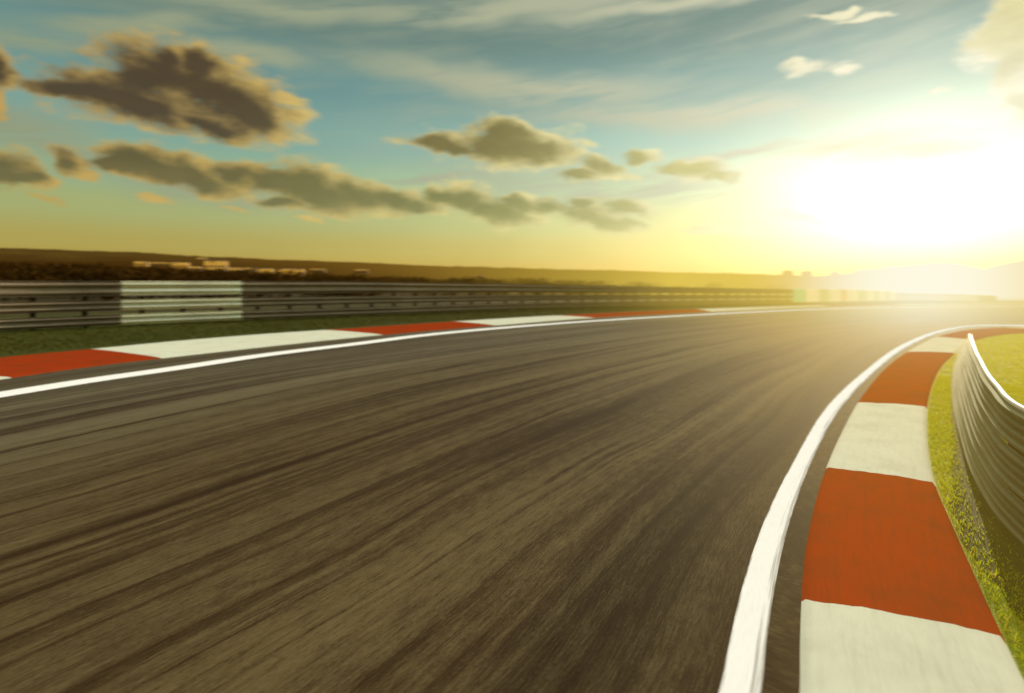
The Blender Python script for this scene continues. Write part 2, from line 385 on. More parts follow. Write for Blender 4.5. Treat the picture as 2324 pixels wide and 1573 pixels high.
M = {}
def m_asphalt():
    m, t = material('asphalt')
    uv = t.new('ShaderNodeUVMap').outputs[0]                      # u along the lap in metres, v across in metres
    wob = t.noise(t.v('MULTIPLY', uv, (.10, .25, 1.)), 1., 2., .5, color=True)
    uvw = t.v('ADD', uv, t.v('MULTIPLY', t.v('SUBTRACT', wob, (.5, .5, .5)), (0., .9, 0.)))
    broad = t.noise(t.v('MULTIPLY', uvw, (.035, .55, 1.)), 1., 3., .55)
    band = t.noise(t.v('MULTIPLY', uvw, (.030, 2.4, 1.)), 1., 4., .6)
    thin = t.noise(t.v('MULTIPLY', t.v('ADD', uvw, (31., 7., 0.)), (.10, 13., 1.)), 1., 4., .65)
    skid = t.noise(t.v('MULTIPLY', t.v('ADD', uvw, (11., 3., 0.)), (.10, 2.3, 1.)), 1., 4., .6, .35)
    grain = t.noise(t.v('MULTIPLY', uv, (4., 100., 1.)), 1., 4., .7)
    fine = t.noise(t.v('MULTIPLY', uv, (22., 150., 1.)), 1., 2., .7)
    mott = t.noise(t.v('MULTIPLY', uv, (2.2, 6., 1.)), 1., 4., .6)
    v = t.m('MULTIPLY_ADD', t.smooth(broad, .32, .66), .38, .72)
    v = t.m('MULTIPLY', v, t.smooth(band, .34, .58, .73, 1.08))
    v = t.m('MULTIPLY', v, t.smooth(thin, .30, .50, .80, 1.04))
    v = t.m('MULTIPLY', v, t.smooth(skid, .36, .46, .76, 1.0))
    v = t.m('MULTIPLY', v, t.m('MULTIPLY_ADD', grain, 1.5, .25))
    v = t.m('MULTIPLY', v, t.m('MULTIPLY_ADD', fine, .9, .55))
    v = t.m('MULTIPLY', v, t.m('MULTIPLY_ADD', mott, .5, .75))
    col = t.mix(t.smooth(v, .5, 1.15), (.050, .026, .009), (.116, .085, .038))
    col = t.v('SCALE', col, t.m('MULTIPLY_ADD', v, .75, .30))
    lane = t.m('ADD', t.sep(uvw)[1], t.m('MULTIPLY_ADD', skid, .5, -.25))
    col = t.v('SCALE', col, t.m('MULTIPLY', t.smooth(lane, .98, 1.22, .80, 1.), t.m('SUBTRACT', 1., t.m('MULTIPLY', t.smooth(t.m('ABSOLUTE', t.m('SUBTRACT', lane, .98)), .30, .0), .16))))
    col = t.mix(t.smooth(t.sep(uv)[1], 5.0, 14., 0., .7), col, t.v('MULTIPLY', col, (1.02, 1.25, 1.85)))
    rough = t.m('MULTIPLY_ADD', v, .10, .80)
    bmp = bump(t, t.m('ADD', t.m('MULTIPLY', grain, .6), fine), .35, .004)
    pset(t, base=col, rough=rough, spec=.045, normal=bmp)
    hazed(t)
    return m
def m_paint(name, base, dirt, amt=.25, spec=.3, edge=False, em=0, right_wear=0.):
    m, t = material(name)
    uv = t.new('ShaderNodeUVMap').outputs[0]
    geo = t.new('ShaderNodeNewGeometry')
    s1 = t.noise(t.v('MULTIPLY', uv, (2.0, 22., 1.)), 1., 4., .65)
    s2 = t.noise(geo.outputs['Position'], 1.7, 4., .6)
    s3 = t.noise(t.v('MULTIPLY', uv, (9., 60., 1.)), 1., 2., .6)
    scr = t.smooth(t.noise(t.v('MULTIPLY', uv, (3., 26., 1.)), 1., 5., .75), .66, .74)
    k = t.m('ADD', t.m('MULTIPLY', t.smooth(s2, .42, .72), .6), t.m('MULTIPLY', t.smooth(s1, .45, .75), .5))
    col = t.mix(t.m('MULTIPLY', k, amt), base, dirt)
    col = t.mix(t.m('MULTIPLY', scr, amt * .9), col, dirt)
    col = t.v('SCALE', col, t.m('MULTIPLY_ADD', s3, .16, .92))
    if edge:   # worn line edges: the second uv runs 0..1 across the line
        vv = t.sep(uv)[1]
        un = t.noise(t.v('MULTIPLY', uv, (.8, 40., 1.)), 1., 5., .7)
        e = t.m('SUBTRACT', .5, t.m('ABSOLUTE', t.m('SUBTRACT', t.m('DIVIDE', vv, edge), .5)))
        wear = t.m('ADD', e, t.m('MULTIPLY_ADD', t.noise(t.v('MULTIPLY', uv, (3.5, 90., 1.)), 1., 4., .7), .34, -.12))
        col = t.mix(t.smooth(wear, .0, .12), dirt, col)
        if right_wear:
            k2 = t.m('ADD', t.m('DIVIDE', vv, edge), t.m('MULTIPLY_ADD', un, 1.5, -.75))
            col = t.mix(t.m('MULTIPLY', t.smooth(k2, .72, 1.02), right_wear), col, dirt)
    pset(t, base=col, rough=.9, spec=0., normal=bump(t, t.m('ADD', s3, s1), .25, .003))
    if not edge: hazed(t)
    return m
def m_turf(name, a, b, c, sc=1., haze=False):
    m, t = material(name)
    geo = t.new('ShaderNodeNewGeometry'); p = geo.outputs['Position']
    n1 = t.noise(p, .9 * sc, 4., .6); n2 = t.noise(p, 6. * sc, 5., .65); n3 = t.noise(p, 60. * sc, 3., .6)
    col = t.mix(t.smooth(n1, .35, .65), a, b)
    col = t.mix(t.smooth(n2, .50, .72), col, c)
    col = t.v('SCALE', col, t.m('MULTIPLY_ADD', n3, 1.1, .45))
    pset(t, base=col, rough=.85, spec=.05, normal=bump(t, n3, .8, .02))
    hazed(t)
    return m
def m_blade(name, a, b, c, tr=.45, haze=False):
    m, t = material(name)
    geo = t.new('ShaderNodeNewGeometry')
    n1 = t.noise(geo.outputs['Position'], 1.1, 4., .6); n2 = t.noise(geo.outputs['Position'], 7.0, 3., .65)
    rnd = geo.outputs['Random Per Island']
    col = t.mix(t.m('ADD', t.m('MULTIPLY', rnd, .55), t.m('MULTIPLY_ADD', n1, 1.6, -.55)), a, b)
    col = t.mix(t.smooth(t.m('ADD', n2, t.m('MULTIPLY', rnd, .22)), .58, .78), col, c)
    d = t.new('ShaderNodeBsdfDiffuse'); t.put(d.inputs[0], col)
    tl = t.new('ShaderNodeBsdfTranslucent'); t.put(tl.inputs[0], t.v('MULTIPLY', col, (1.25, 1.2, .6)))
    mx = t.new('ShaderNodeMixShader'); mx.inputs[0].default_value = tr
    t.l.new(d.outputs[0], mx.inputs[1]); t.l.new(tl.outputs[0], mx.inputs[2])
    t.n.remove(t.bsdf)
    if True: hazed(t, mx.outputs[0])
    else: t.l.new(mx.outputs[0], t.out.inputs[0])
    return m
def m_steel(name, base, rust, metal=.75, rough=.42, amt=.5, haze=False, spec=.12):
    m, t = material(name)
    uv = t.new('ShaderNodeUVMap').outputs[0]
    s = t.noise(t.v('MULTIPLY', uv, (.35, 14., 1.)), 1., 5., .65)
    s2 = t.noise(t.v('MULTIPLY', uv, (1.4, 3., 1.)), 1., 4., .6)
    pan = t.noise(t.v('MULTIPLY', uv, (.24, .02, 1.)), 1., 1., .5)
    col = t.mix(t.m('MULTIPLY', t.smooth(t.m('ADD', t.m('MULTIPLY', s, .6), t.m('MULTIPLY', s2, .4)), .44, .66), amt), base, rust)
    col = t.v('SCALE', col, t.m('MULTIPLY_ADD', pan, .7, .65))
    pset(t, base=col, metal=metal, spec=spec, rough=t.m('MULTIPLY_ADD', s, .2, rough - .1), normal=bump(t, s2, .2, .01))
    hazed(t)
    return m
def m_plain(name, col, rough=.7, var=.2, sc=3., spec=.3, haze=False, em=None, ems=0):
    m, t = material(name)
    geo = t.new('ShaderNodeNewGeometry')
    n = t.noise(geo.outputs['Position'], sc, 5., .6)
    c = t.v('SCALE', t.comb(*col), t.m('MULTIPLY_ADD', n, 2 * var, 1 - var))
    pset(t, base=c, rough=rough, spec=spec)
    if em is not None: pset(t, em=em, ems=ems)
    if haze: hazed(t)
    return m

M['asphalt'] = m_asphalt()
M['white_line'] = m_paint('white_line_paint', (.97, .97, .97), (.24, .20, .15), .05, .35, edge=.21, right_wear=.6)
M['outer_line'] = m_paint('outer_line_paint', (.97, .97, .97), (.7, .68, .62), .03, .35, edge=.7)
M['kerb_red'] = m_paint('red_kerb_paint', (.34, .042, .0085), (.18, .044, .014), .8, .30)
M['kerb_white'] = m_paint('white_kerb_paint', (.70, .72, .585), (.42, .42, .32), .45, .30)
M['infield'] = m_turf('infield_turf', (.18, .235, .010), (.30, .31, .016), (.31, .25, .035))  # paler than the verge turf: backlight painted into the colour
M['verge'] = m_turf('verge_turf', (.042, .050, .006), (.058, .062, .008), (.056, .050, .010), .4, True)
M['blade'] = m_blade('grass_blade', (.28, .38, .010), (.44, .50, .016), (.46, .42, .04), .5)  # brighter than the verge blades, painting in the backlight
M['verge_blade'] = m_blade('verge_blade', (.042, .046, .005), (.064, .062, .008), (.076, .066, .012), .3, True)
M['painted_shade'] = m_turf('painted_shade', (.036, .044, .003), (.066, .080, .004), (.050, .052, .004), 2.)  # dark tone for the guardrail's shade painted on the grass
M['ground'] = m_turf('ground', (.045, .036, .012), (.06, .045, .015), (.05, .04, .016), .02)
M['steel'] = m_steel('galvanised_steel', (.205, .22, .125), (.13, .125, .06), .0, .85, .6, False, .04)
M['dull_steel'] = m_steel('dull_steel', (.36, .28, .19), (.20, .12, .07), .75, .40, .6, True, .4)
M['cream_steel'] = m_steel('cream_painted_steel', (1., .93, .72), (.82, .74, .52), .92, .24, .2, True, .5)
M['bright_steel'] = m_steel('bright_steel', (.72, .72, .62), (.5, .46, .36), .1, .5, .2)
M['post'] = m_steel('post_steel', (.10, .06, .04), (.05, .028, .018), .1, .7, haze=True)
M['far_steel'] = m_steel('far_steel', (.85, .80, .60), (.6, .52, .34), .7, .4, .4, True, .4)

# ------------------------------------------------------------------ ground sheets
def sheet(name, A, B, mat, z, nv, uvs=None, parent=None, zfun=None):
    "ribbon between two rows of ground points"
    f = np.linspace(0, 1, nv)
    P = A[:, None, :] * (1 - f)[None, :, None] + B[:, None, :] * f[None, :, None]
    Z = np.full(P.shape[:2], z) if zfun is None else zfun(P, f)
    V = np.concatenate([P, Z[..., None]], -1).reshape(-1, 3)
    if uvs is None:
        mid = P[:, nv // 2]; s = np.concatenate([[0], np.cumsum(np.linalg.norm(np.diff(mid, axis=0), axis=1))])
        wd = np.concatenate([np.zeros((len(A), 1)), np.cumsum(np.linalg.norm(np.diff(P, axis=1), axis=2), axis=1)], 1)
        U = np.stack([np.repeat(s[:, None], nv, 1), wd], -1)
    else: U = uvs
    Fc = grid_faces(len(A), nv)[:, ::-1]
    return mesh_np(name, V, Fc, mat, parent, True, U.reshape(-1, 2))

def fix_up(o):
    me = o.data
    if len(me.polygons) and np.mean([p.normal.z for p in me.polygons[:50]]) < 0: me.flip_normals()
    return o

# ground to the horizon: rings, gently flat
rad = np.array([0, 20, 45, 90, 160, 300, 600, 1200, 2500, 5000, 9000.]); th = np.linspace(0, 2 * np.pi, 97)
V = np.array([[r * math.cos(a), r * math.sin(a), -.05] for r in rad for a in th])
gnd_o = fix_up(mesh_np('ground', V, grid_faces(len(rad), len(th)), M['ground']))
tag(gnd_o, 'flat brown ground reaching to the foot of the hills', 'ground', kind='structure')

# the racing surface, from under the outer kerb to under the inner kerb
pairs = [(0, 0), (ok_near.near((-11.2, 4.5)), ik_near.near((.05, .4))), (ok_near.near(gnd(700, 1430)), ik_near.near(gd(1815, 1270))), (ok_near.near(gnd(2000, 1301.5)), ik_near.near(gd(1950, 902))),
         (ok_near.near(gnd(2700, 1254.5)), ik_near.near(gd(2070, 790))), (ok_near.near(gnd(3396, 1224)), ik_near.near(gd(2200, 748))), (ok_near.near(gnd(4096, 1216)), ik_near.near((32.5, 27.6))), (ok_near.L, ik_near.L)]
tt = np.linspace(0, len(pairs) - 1, 520)
so_ = np.interp(tt, range(len(pairs)), [p[0] for p in pairs]); si_ = np.interp(tt, range(len(pairs)), [p[1] for p in pairs])
for _ in range(30):
    so_[1:-1] = (so_[:-2] + so_[2:]) / 2; si_[1:-1] = (si_[:-2] + si_[2:]) / 2
A = ok_near.at(so_) + ok_near.normal(so_) * .5
B = ik_near.at(si_) - ik_near.normal(si_) * .12
nv = 60
f = np.linspace(0, 1, nv)
mid = (A * .4 + B * .6); s = np.concatenate([[0], np.cumsum(np.linalg.norm(np.diff(mid, axis=0), axis=1))])
PG = A[:, None] * (1 - f)[None, :, None] + B[:, None] * f[None, :, None]
def dist_to(P, c):
    Q = c.at(np.linspace(0, c.L, 900)); out = np.empty(P.shape[:2])
    for i in range(len(P)): out[i] = np.sqrt(((P[i][:, None] - Q[None]) ** 2).sum(-1)).min(1)
    return out
di, do = dist_to(PG, ik_near), dist_to(PG, ok_near)
g_ = di / (di + do); W_ = di + do
U = np.stack([np.repeat(s[:, None], nv, 1), W_ * g_ - (W_ - 21.) * g_ ** 3], -1)
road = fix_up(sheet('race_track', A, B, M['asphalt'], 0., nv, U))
tag(road, 'grey brown asphalt race track streaked with dark tyre marks sweeping right', 'race track', kind='structure')

# edge lines
n = 700
ts = np.linspace(0, outer_line.L, n)
sw = np.interp(ts, [0, outer_line.near(gnd(0, 1579)), outer_line.near(gnd(2000, 1312.6)), outer_line.near(gnd(4096, 1226)), outer_line.L], [.62, .62, .72, .98, .7])
nl = outer_line.normal(ts)
def line_sheet(name, A, B, mat, w):
    U = np.zeros((len(A), 5, 2)); sA = np.concatenate([[0], np.cumsum(np.linalg.norm(np.diff(A, axis=0), axis=1))])
    U[..., 0] = sA[:, None]; U[..., 1] = np.linspace(0, w, 5)[None]
    return fix_up(sheet(name, A, B, mat, .004, 5, U))
ol = line_sheet('edge_line', outer_line.at(ts) + nl * sw[:, None] / 2, outer_line.at(ts) - nl * sw[:, None] / 2, M['outer_line'], .7)
tag(ol, 'long white edge line beside the outer kerb at the far side', 'road marking', kind='structure')
q = np.linspace(0, 1, n)
il = line_sheet('edge_line', il_left.at(q * il_left.L), il_right.at(q * il_right.L), M['white_line'], .21)
tag(il, 'broad white edge line beside the inner kerb, worn along its kerb side', 'road marking', kind='structure')

# ------------------------------------------------------------------ kerbs: one thing each, every painted section a part
def kerb_section(name, c0, a0, a1, c1, b0, b1, mat, parent, j0, j1, h=.030, nu=30, nv=22):
    f = np.linspace(0, 1, nv)
    ua = np.linspace(0, 1, nu)
    # jittered joints so that the painted edge is not ruler straight
    A = c0.at(a0 + (a1 - a0) * ua); B = c1.at(b0 + (b1 - b0) * ua)
    P = A[:, None] * (1 - f)[None, :, None] + B[:, None] * f[None, :, None]
    tang0 = P[1] - P[0]; tang0 /= np.linalg.norm(tang0, axis=1)[:, None]
    tang1 = P[-1] - P[-2]; tang1 /= np.linalg.norm(tang1, axis=1)[:, None]
    P += (j0[:, None] * tang0)[None] * ((1 - ua) ** 6)[:, None, None] + (j1[:, None] * tang1)[None] * (ua ** 6)[:, None, None]
    Z = .010 + h * np.sin(np.pi * np.clip(f * .85 + .02, 0, 1)) ** .8
    Z = np.repeat(Z[None], nu, 0)
    Z[:, 0] = -.02; Z[:, -1] = -.04
    V = np.concatenate([P, Z[..., None]], -1).reshape(-1, 3)
    la = np.concatenate([[0], np.cumsum(np.linalg.norm(np.diff(P[:, nv // 2], axis=0), axis=1))]) + a0
    wd = np.concatenate([np.zeros((nu, 1)), np.cumsum(np.linalg.norm(np.diff(P, axis=1), axis=2), axis=1)], 1)
    U = np.stack([np.repeat(la[:, None], nv, 1), wd], -1).reshape(-1, 2)
    return fix_up(mesh_np(name, V, grid_faces(nu, nv)[:, ::-1], mat, parent, True, U))

def kerb(label, c0, c1, joints, first, jit, h):
    "joints: list of (near point, far point); colours alternate from first"
    root = empty('kerb', (*c0.at(c0.near(joints[len(joints) // 2][0]))[0], 0))
    tag(root, label, 'kerb', kind='structure')
    sa = [c0.near(p[0]) for p in joints]; sb = [c1.near(p[1]) for p in joints]
    cols = ['red', 'white']; k = cols.index(first)
    inv = Vector(root.location) * -1
    js = [np.convolve(rng.normal(0, jit, 40), np.ones(5) / 5, 'valid')[:22] for _ in sa]
    for i in range(len(sa) - 1):
        c = cols[(k + i) % 2]
        o = kerb_section(c + '_section', c0, sa[i], sa[i + 1], c1, sb[i], sb[i + 1], M['kerb_' + c], root, js[i], js[i + 1], h)
        o.matrix_parent_inverse.translation = inv
        o['label'] = 'painted %s section of the kerb' % c
    return root
ip = lambda s_: tuple(ik_near.at(s_)[0]); fp = lambda s_: tuple(ik_far.at(s_)[0])
e0, e1 = ik_near.near(gd(1808, 1362)), ik_far.near(gd(2275, 1455))
far0, far1 = ik_near.near(gd(2262, 743)), ik_far.near(gd(2323, 757))
kerb('wide red and white kerb curving along the inside of the bend', ik_near, ik_far,
     [(ip(0), fp(0)), (ip(e0 - 7.6), fp(e1 - 7.0)), (ip(e0 - 4.6), fp(e1 - 4.3)), (ip(e0 - 1.75), fp(e1 - 1.75)), (gd(1808, 1362), gd(2272, 1453)), (gd(1868, 1065), gd(2128, 1102)), (gd(1942, 915), gd(2107, 927)),
      (gd(2060, 800), gd(2170, 803)), (gd(2122, 765), gd(2212, 774)), (gd(2262, 743), ik_far.at(far1 + 3)[0]), (ip(far0 + 8), fp(far1 + 9)), (ip(far0 + 16), fp(far1 + 16)), (ip(ik_near.L), fp(ik_far.L))],
     'red', .03, .030)
op = lambda s_: tuple(ok_near.at(s_)[0]); og = lambda s_: tuple(ok_far.at(s_)[0])
o0, o1 = ok_near.near(gnd(657, 1435)), ok_far.near(gnd(355, 1399))
z0, z1 = ok_near.near(gnd(3600, 1219)), ok_far.near(gnd(3527, 1215.6))
kerb('red and white kerb along the outside of the bend by the verge', ok_near, ok_far,
     [(op(0), og(0)), (op(o0 - 14), og(o1 - 14)), (op(o0 - 9.4), og(o1 - 9.4)), (gnd(60, 1513), og(o1 - 5)), (gnd(657, 1435), gnd(355, 1399)), (gnd(1541, 1341), gnd(1290, 1322)), (gnd(1975, 1303), gnd(1821, 1288.6)),
      (gnd(2385, 1272), gnd(2216, 1264)), (gnd(2837, 1247), gnd(2768, 1238)), (gnd(3310, 1226.5), gnd(3265, 1221)), (gnd(3600, 1219), gnd(3527, 1215.6)), (op(z0 + 45), og(z1 + 46)), (op(ok_near.L), og(ok_far.L))],
     'white', .02, .035)

# ------------------------------------------------------------------ guardrails
W_PROFILE = [(.055, .00), (.052, .014), (.006, .03), (.004, .09), (.012, .10), (.076, .15), (.083, .17), (.083, .33), (.076, .345), (.022, .37), (.015, .385), (.012, .50), (.015, .60), (.022, .615), (.076, .655), (.083, .67), (.083, .83), (.076, .845), (.022, .87), (.010, .885), (.008, .955), (.050, .985), (.056, 1.0), (.0, 1.004)]
SOFT_W = [(.000, .00)]                       # each beam: four pressed ribs, the outer two proud of the valley
for _r, _d in enumerate((.040, .032, .032, .040)):
    _z = .02 + _r * .24
    SOFT_W += [(_d, _z + .09), (_d + .004, _z + .13), (_d + .003, _z + .175), (_d - .022, _z + .20), (_d - .026, _z + .235)]
SOFT_W += [(.000, 1.0)]
def beam(name, C3, side, z0, z1, mat, parent, ts, scale=None, lean=None, top=None, depth=1., inv=None, profile=W_PROFILE, smooth=True):
    "W profile swept along a plan curve; scale(t) shrinks the height, lean(t) tips the top backwards"
    P = C3.at(ts)[:, :2]; N = C3.normal(ts) * side
    sc = np.ones(len(ts)) if scale is None else scale; ln = np.zeros(len(ts)) if lean is None else lean
    pr = np.array(profile)
    zz = z0 + (z1 - z0) * pr[:, 1]
    Z = zz[None] * sc[:, None]
    dd = depth * pr[:, 0][None] * np.clip(sc, .3, 1)[:, None] - ln[:, None] * zz[None] / .97
    X = P[:, None] + N[:, None] * dd[..., None]
    V = np.concatenate([X, Z[..., None]], -1).reshape(-1, 3)
    arc = np.cumsum(np.concatenate([[0], np.linalg.norm(np.diff(pr * np.array([depth, z1 - z0]), axis=0), axis=1)]))
    U = np.stack([np.repeat(ts[:, None], len(pr), 1), np.repeat(arc[None] + z0 * 3, len(ts), 0)], -1).reshape(-1, 2)
    o = mesh_np(name, V, grid_faces(len(ts), len(pr)), mat, parent, smooth, U)
    if inv is not None: o.matrix_parent_inverse.translation = inv
    return o

def guardrail(label, curve, s0, s1, side, hfun, nbeam, mats, post_step, group, gap=.29, base=.06, depth=1., step=.6, post_d=.10):
    ts = np.linspace(s0, s1, max(8, int((s1 - s0) / step)))
    c = curve.at((s0 + s1) / 2)[0]
    root = empty('guardrail', (c[0], c[1], 0)); tag(root, label, 'guardrail', group)
    inv = Vector(root.location) * -1
    H = np.array([hfun(t) for t in ts]); H0 = float(H.mean())
    scale = H / H0
    hb = (H0 - base) / (nbeam - (nbeam - 1) * 0)
    for k in range(nbeam):
        z0 = base + k * hb; z1 = z0 + hb * (1 - gap) if k < nbeam - 1 else H0
        beam('beam', curve, side, z0, z1, mats[0], root, ts, scale=scale, depth=depth, inv=inv)
    if post_step:
        proto = None
        for t in np.arange(s0 + post_step / 2, s1, post_step):
            p = curve.at(t)[0]; nrm = curve.normal(np.array([t]))[0] * side
            h = hfun(t) - .03
            if proto is None:
                mb = MB(); w, d = .05 * max(1, H0 / 1.2), .07
                # C-section post
                mb.box(-w, w, -d, -d + .014, 0, 1); mb.box(-w, -w + .014, -d + .014, d, 0, 1); mb.box(w - .014, w, -d + .014, d, 0, 1)
                proto = mb.build('post', mats[1], root); o = proto
            else:
                o = proto.copy(); C.objects.link(o); o.parent = root
            o.scale = (1, 1, h)
            q = np.array([p[0], p[1]]) - nrm * post_d
            o.location = Vector((q[0], q[1], -.02)) + inv
            o.rotation_euler = (0, 0, math.atan2(nrm[1], nrm[0]) - math.pi / 2)
    return root

rail_pts = [(0, 1328), (512, 1305), (964, 1279.5), (1400, 1268), (2000, 1241), (2700, 1222), (3166, 1213)]
rail_top = [(0, 1124.7), (512, 1125), (964, 1126), (1400, 1126.5), (2000, 1135.5), (2700, 1149), (3166, 1158)]
outer_rail = Curve([(-30, 2), (-26.5, 13)] + [gnd(0, 1328), gnd(512, 1303), gnd(964, 1283), gnd(1400, 1266), gnd(2000, 1242), gnd(2700, 1222.5), gnd(3172, 1213)])
rs = [outer_rail.near(gnd(*p)) for p in [(0, 1328), (512, 1303), (964, 1283), (1400, 1266), (2000, 1242), (2700, 1222.5), (3172, 1213)]]
rh = [CH + (HZ - t[1]) / F * outer_rail.at(q)[0][1] for q, t in zip(rs, rail_top)]
hf = lambda t: float(np.interp(t, rs, rh))
s_w0, s_w1 = outer_rail.near(gnd(480, 1304)), outer_rail.near(gnd(966, 1283))
gA = 'guardrail stretches behind the outer verge'
guardrail('dull dark stretch of triple guardrail at the far left of the verge', outer_rail, 2., s_w0, -1, hf, 3, (M['dull_steel'], M['post']), 2.0, gA, depth=1.7)
guardrail('short cream white stretch of triple guardrail between dull grey stretches', outer_rail, s_w0 + .02, s_w1, -1, hf, 3, (M['cream_steel'], M['post']), 2.0, gA, depth=1.7)
guardrail('long grey triple guardrail running from the cream stretch to the barrier blocks', outer_rail, s_w1 + .02, outer_rail.L, -1, hf, 3, (M['dull_steel'], M['post']), 2.0, gA, depth=1.7)

far_rail = Curve([gnd(3560, 1203), gnd(3700, 1204.5), gnd(3840, 1207), gnd(3972, 1210.5)])
hfar = lambda t: float(np.interp(t, [0, far_rail.L], [1.25, .98]))
guardrail('low pale guardrail in the glare behind the far kerb', far_rail, 0, far_rail.L, -1, hfar, 3, (M['far_steel'], M['far_steel']), 2.0, gA, depth=1.4)

# inner guardrail with a turned-down end
ir = Curve([(.95, -6.), (1.55, -2.5), (2.45, .8)] + [gd(*p) for p in [(2323, 1250), (2230, 1128), (2182, 1000), (2163, 905), (2163, 850), (2180, 792), (2197, 768)]])
si0, si1 = 0., ir.L
ts = np.concatenate([np.linspace(0, ir.L, 420)])
kD, kE, kF, kG = [ir.near(gd(*p)) for p in [(2163, 905), (2163, 850), (2180, 792), (2197, 768)]]
kA, kB, kC = [ir.near(gd(*p)) for p in [(2323, 1250), (2230, 1128), (2182, 1000)]]
xs_ = [0, kA, kB, kC, kD, kE, kF, kG]
scl = np.interp(ts, xs_, [1, 1, 1, 1, 1.0, .83, .47, .14]); lnn = np.interp(ts, xs_, [0, 0, .10, .17, .24, .30, .22, .06])
for _ in range(10):
    scl[1:-1] = (scl[:-2] + scl[2:]) / 2; lnn[1:-1] = (lnn[:-2] + lnn[2:]) / 2
cI = ir.at(kC)[0]
root = empty('guardrail', (cI[0], cI[1], 0)); tag(root, 'triple steel guardrail curving through bright grass beside the inner kerb, end turned down', 'guardrail')
inv = Vector(root.location) * -1
for k, (z0, z1) in enumerate([(.045, .330), (.350, .640), (.662, .955)]):
    beam('beam', ir, 1, z0, z1, M['steel'], root, ts, scl, lnn, depth=1., inv=inv, profile=SOFT_W, smooth=False)
# rounded top rail
ang = np.linspace(0, 2 * np.pi, 11)[:-1]; rr = .021
P = ir.at(ts)[:, :2]; N = ir.normal(ts)
V = []
for i in range(len(ts)):
    cx_, cz_ = -lnn[i] * .968 / .97 - .004, .968 * scl[i]
    for a in ang: V.append((P[i, 0] + N[i, 0] * (cx_ + rr * math.cos(a)), P[i, 1] + N[i, 1] * (cx_ + rr * math.cos(a)), cz_ + rr * math.sin(a)))
Fc = [(i * 10 + j, i * 10 + (j + 1) % 10, (i + 1) * 10 + (j + 1) % 10, (i + 1) * 10 + j) for i in range(len(ts) - 1) for j in range(10)]
Ut = np.array([(ts[i // 10], (i % 10) * .013) for i in range(len(V))])
o = mesh_np('top_rail', V, Fc, M['bright_steel'], root, True, Ut); o.matrix_parent_inverse.translation = inv
proto = None
for t in np.arange(.8, kC + .3, 2.0):
    p = ir.at(t)[0]; nr = ir.normal(np.array([t]))[0]
    if proto is None:
        mb = MB(); mb.box(-.05, .05, -.05, -.04, 0, 1); mb.box(-.05, -.04, -.04, .05, 0, 1); mb.box(.04, .05, -.04, .05, 0, 1)
        proto = mb.build('post', M['post'], root); o = proto
    else:
        o = proto.copy(); C.objects.link(o); o.parent = root
    ll = float(np.interp(t, ts, lnn))
    o.scale = (1, 1, .90 * float(np.interp(t, ts, scl)))
    o.location = Vector((p[0] - nr[0] * (.09 + ll * .5), p[1] - nr[1] * (.09 + ll * .5), -.02)) + inv
    o.rotation_euler = (0, 0, math.atan2(nr[1], nr[0]) - math.pi / 2)

# ------------------------------------------------------------------ turf: verge and infield, with standing blades
sv = np.linspace(0, 1, 240)
Pk = ok_far.at(sv * ok_far.L)
Nk = ok_far.normal(sv * ok_far.L)
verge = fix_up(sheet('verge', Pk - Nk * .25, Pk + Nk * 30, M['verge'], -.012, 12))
tag(verge, 'dark green grass verge between the outer kerb and the guardrail', 'verge', kind='structure')
Pi = ik_far.at(sv * ik_far.L); 
infield_edge = Pi
far_pt = np.array([(30 + 14 * math.cos(a), -2 + 14 * math.sin(a)) for a in np.linspace(math.pi * 1.1, math.pi * .1, 240)])
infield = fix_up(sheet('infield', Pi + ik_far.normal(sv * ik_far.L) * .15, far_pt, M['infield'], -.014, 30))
tag(infield, 'sunlit yellow green infield lawn inside the bend', 'infield', kind='structure')

sshade = np.linspace(0, kD, 120)  # dark sheet painting the inner guardrail's shadow onto the grass
wshade = np.interp(sshade, [0, kA, kB, kC, kD], [.60, .34, .20, .08, .02])
Ps, Ns = ir.at(sshade)[:, :2], ir.normal(sshade)
wob = np.array([mnoise.noise(Vector((q * 2.3, 0, 4.))) for q in sshade]) * .10
painted_shade = fix_up(sheet('shade_strip', Ps - Ns * .25, Ps + Ns * np.maximum(.02, wshade + wob * .6)[:, None], M['painted_shade'], -.008, 6))
tag(painted_shade, 'dark strip painting in shade along the foot of the inner guardrail', 'painted_shade', kind='structure')

def inside(poly, P):
    x, y = P[:, 0], P[:, 1]; r = np.zeros(len(P), bool); j = len(poly) - 1
    for i in range(len(poly)):
        xi, yi = poly[i]; xj, yj = poly[j]
        c = ((yi > y) != (yj > y)) & (x < (xj - xi) * (y - yi) / (yj - yi + 1e-12) + xi)
        r ^= c; j = i
    return r
def blades(P, h0, h1, w0, w1, bend=.5):
    n = len(P); a = rng.uniform(0, 2 * np.pi, n); h = rng.uniform(h0, h1, n); w = rng.uniform(w0, w1, n)
    d = np.stack([np.cos(a), np.sin(a)], -1); b = rng.uniform(0, 2 * np.pi, n); l = rng.uniform(.1, bend, n) * h
    e = np.stack([np.cos(b), np.sin(b)], -1) * l[:, None]
    z = np.full(n, -.012)
    v0 = np.column_stack([P - d * w[:, None] / 2, z]); v1 = np.column_stack([P + d * w[:, None] / 2, z])
    m0 = np.column_stack([P + e * .35 - d * w[:, None] * .36, z + h * .6]); m1 = np.column_stack([P + e * .35 + d * w[:, None] * .36, z + h * .6])
    tp = np.column_stack([P + e, z + h])
    V = np.stack([v0, v1, m1, m0, tp], 1).reshape(-1, 3)
    i = np.arange(n)[:, None] * 5
    F4 = np.concatenate([i + np.array([[0, 1, 2]]), i + np.array([[0, 2, 3]]), i + np.array([[3, 2, 4]])], 0)
    return V, F4
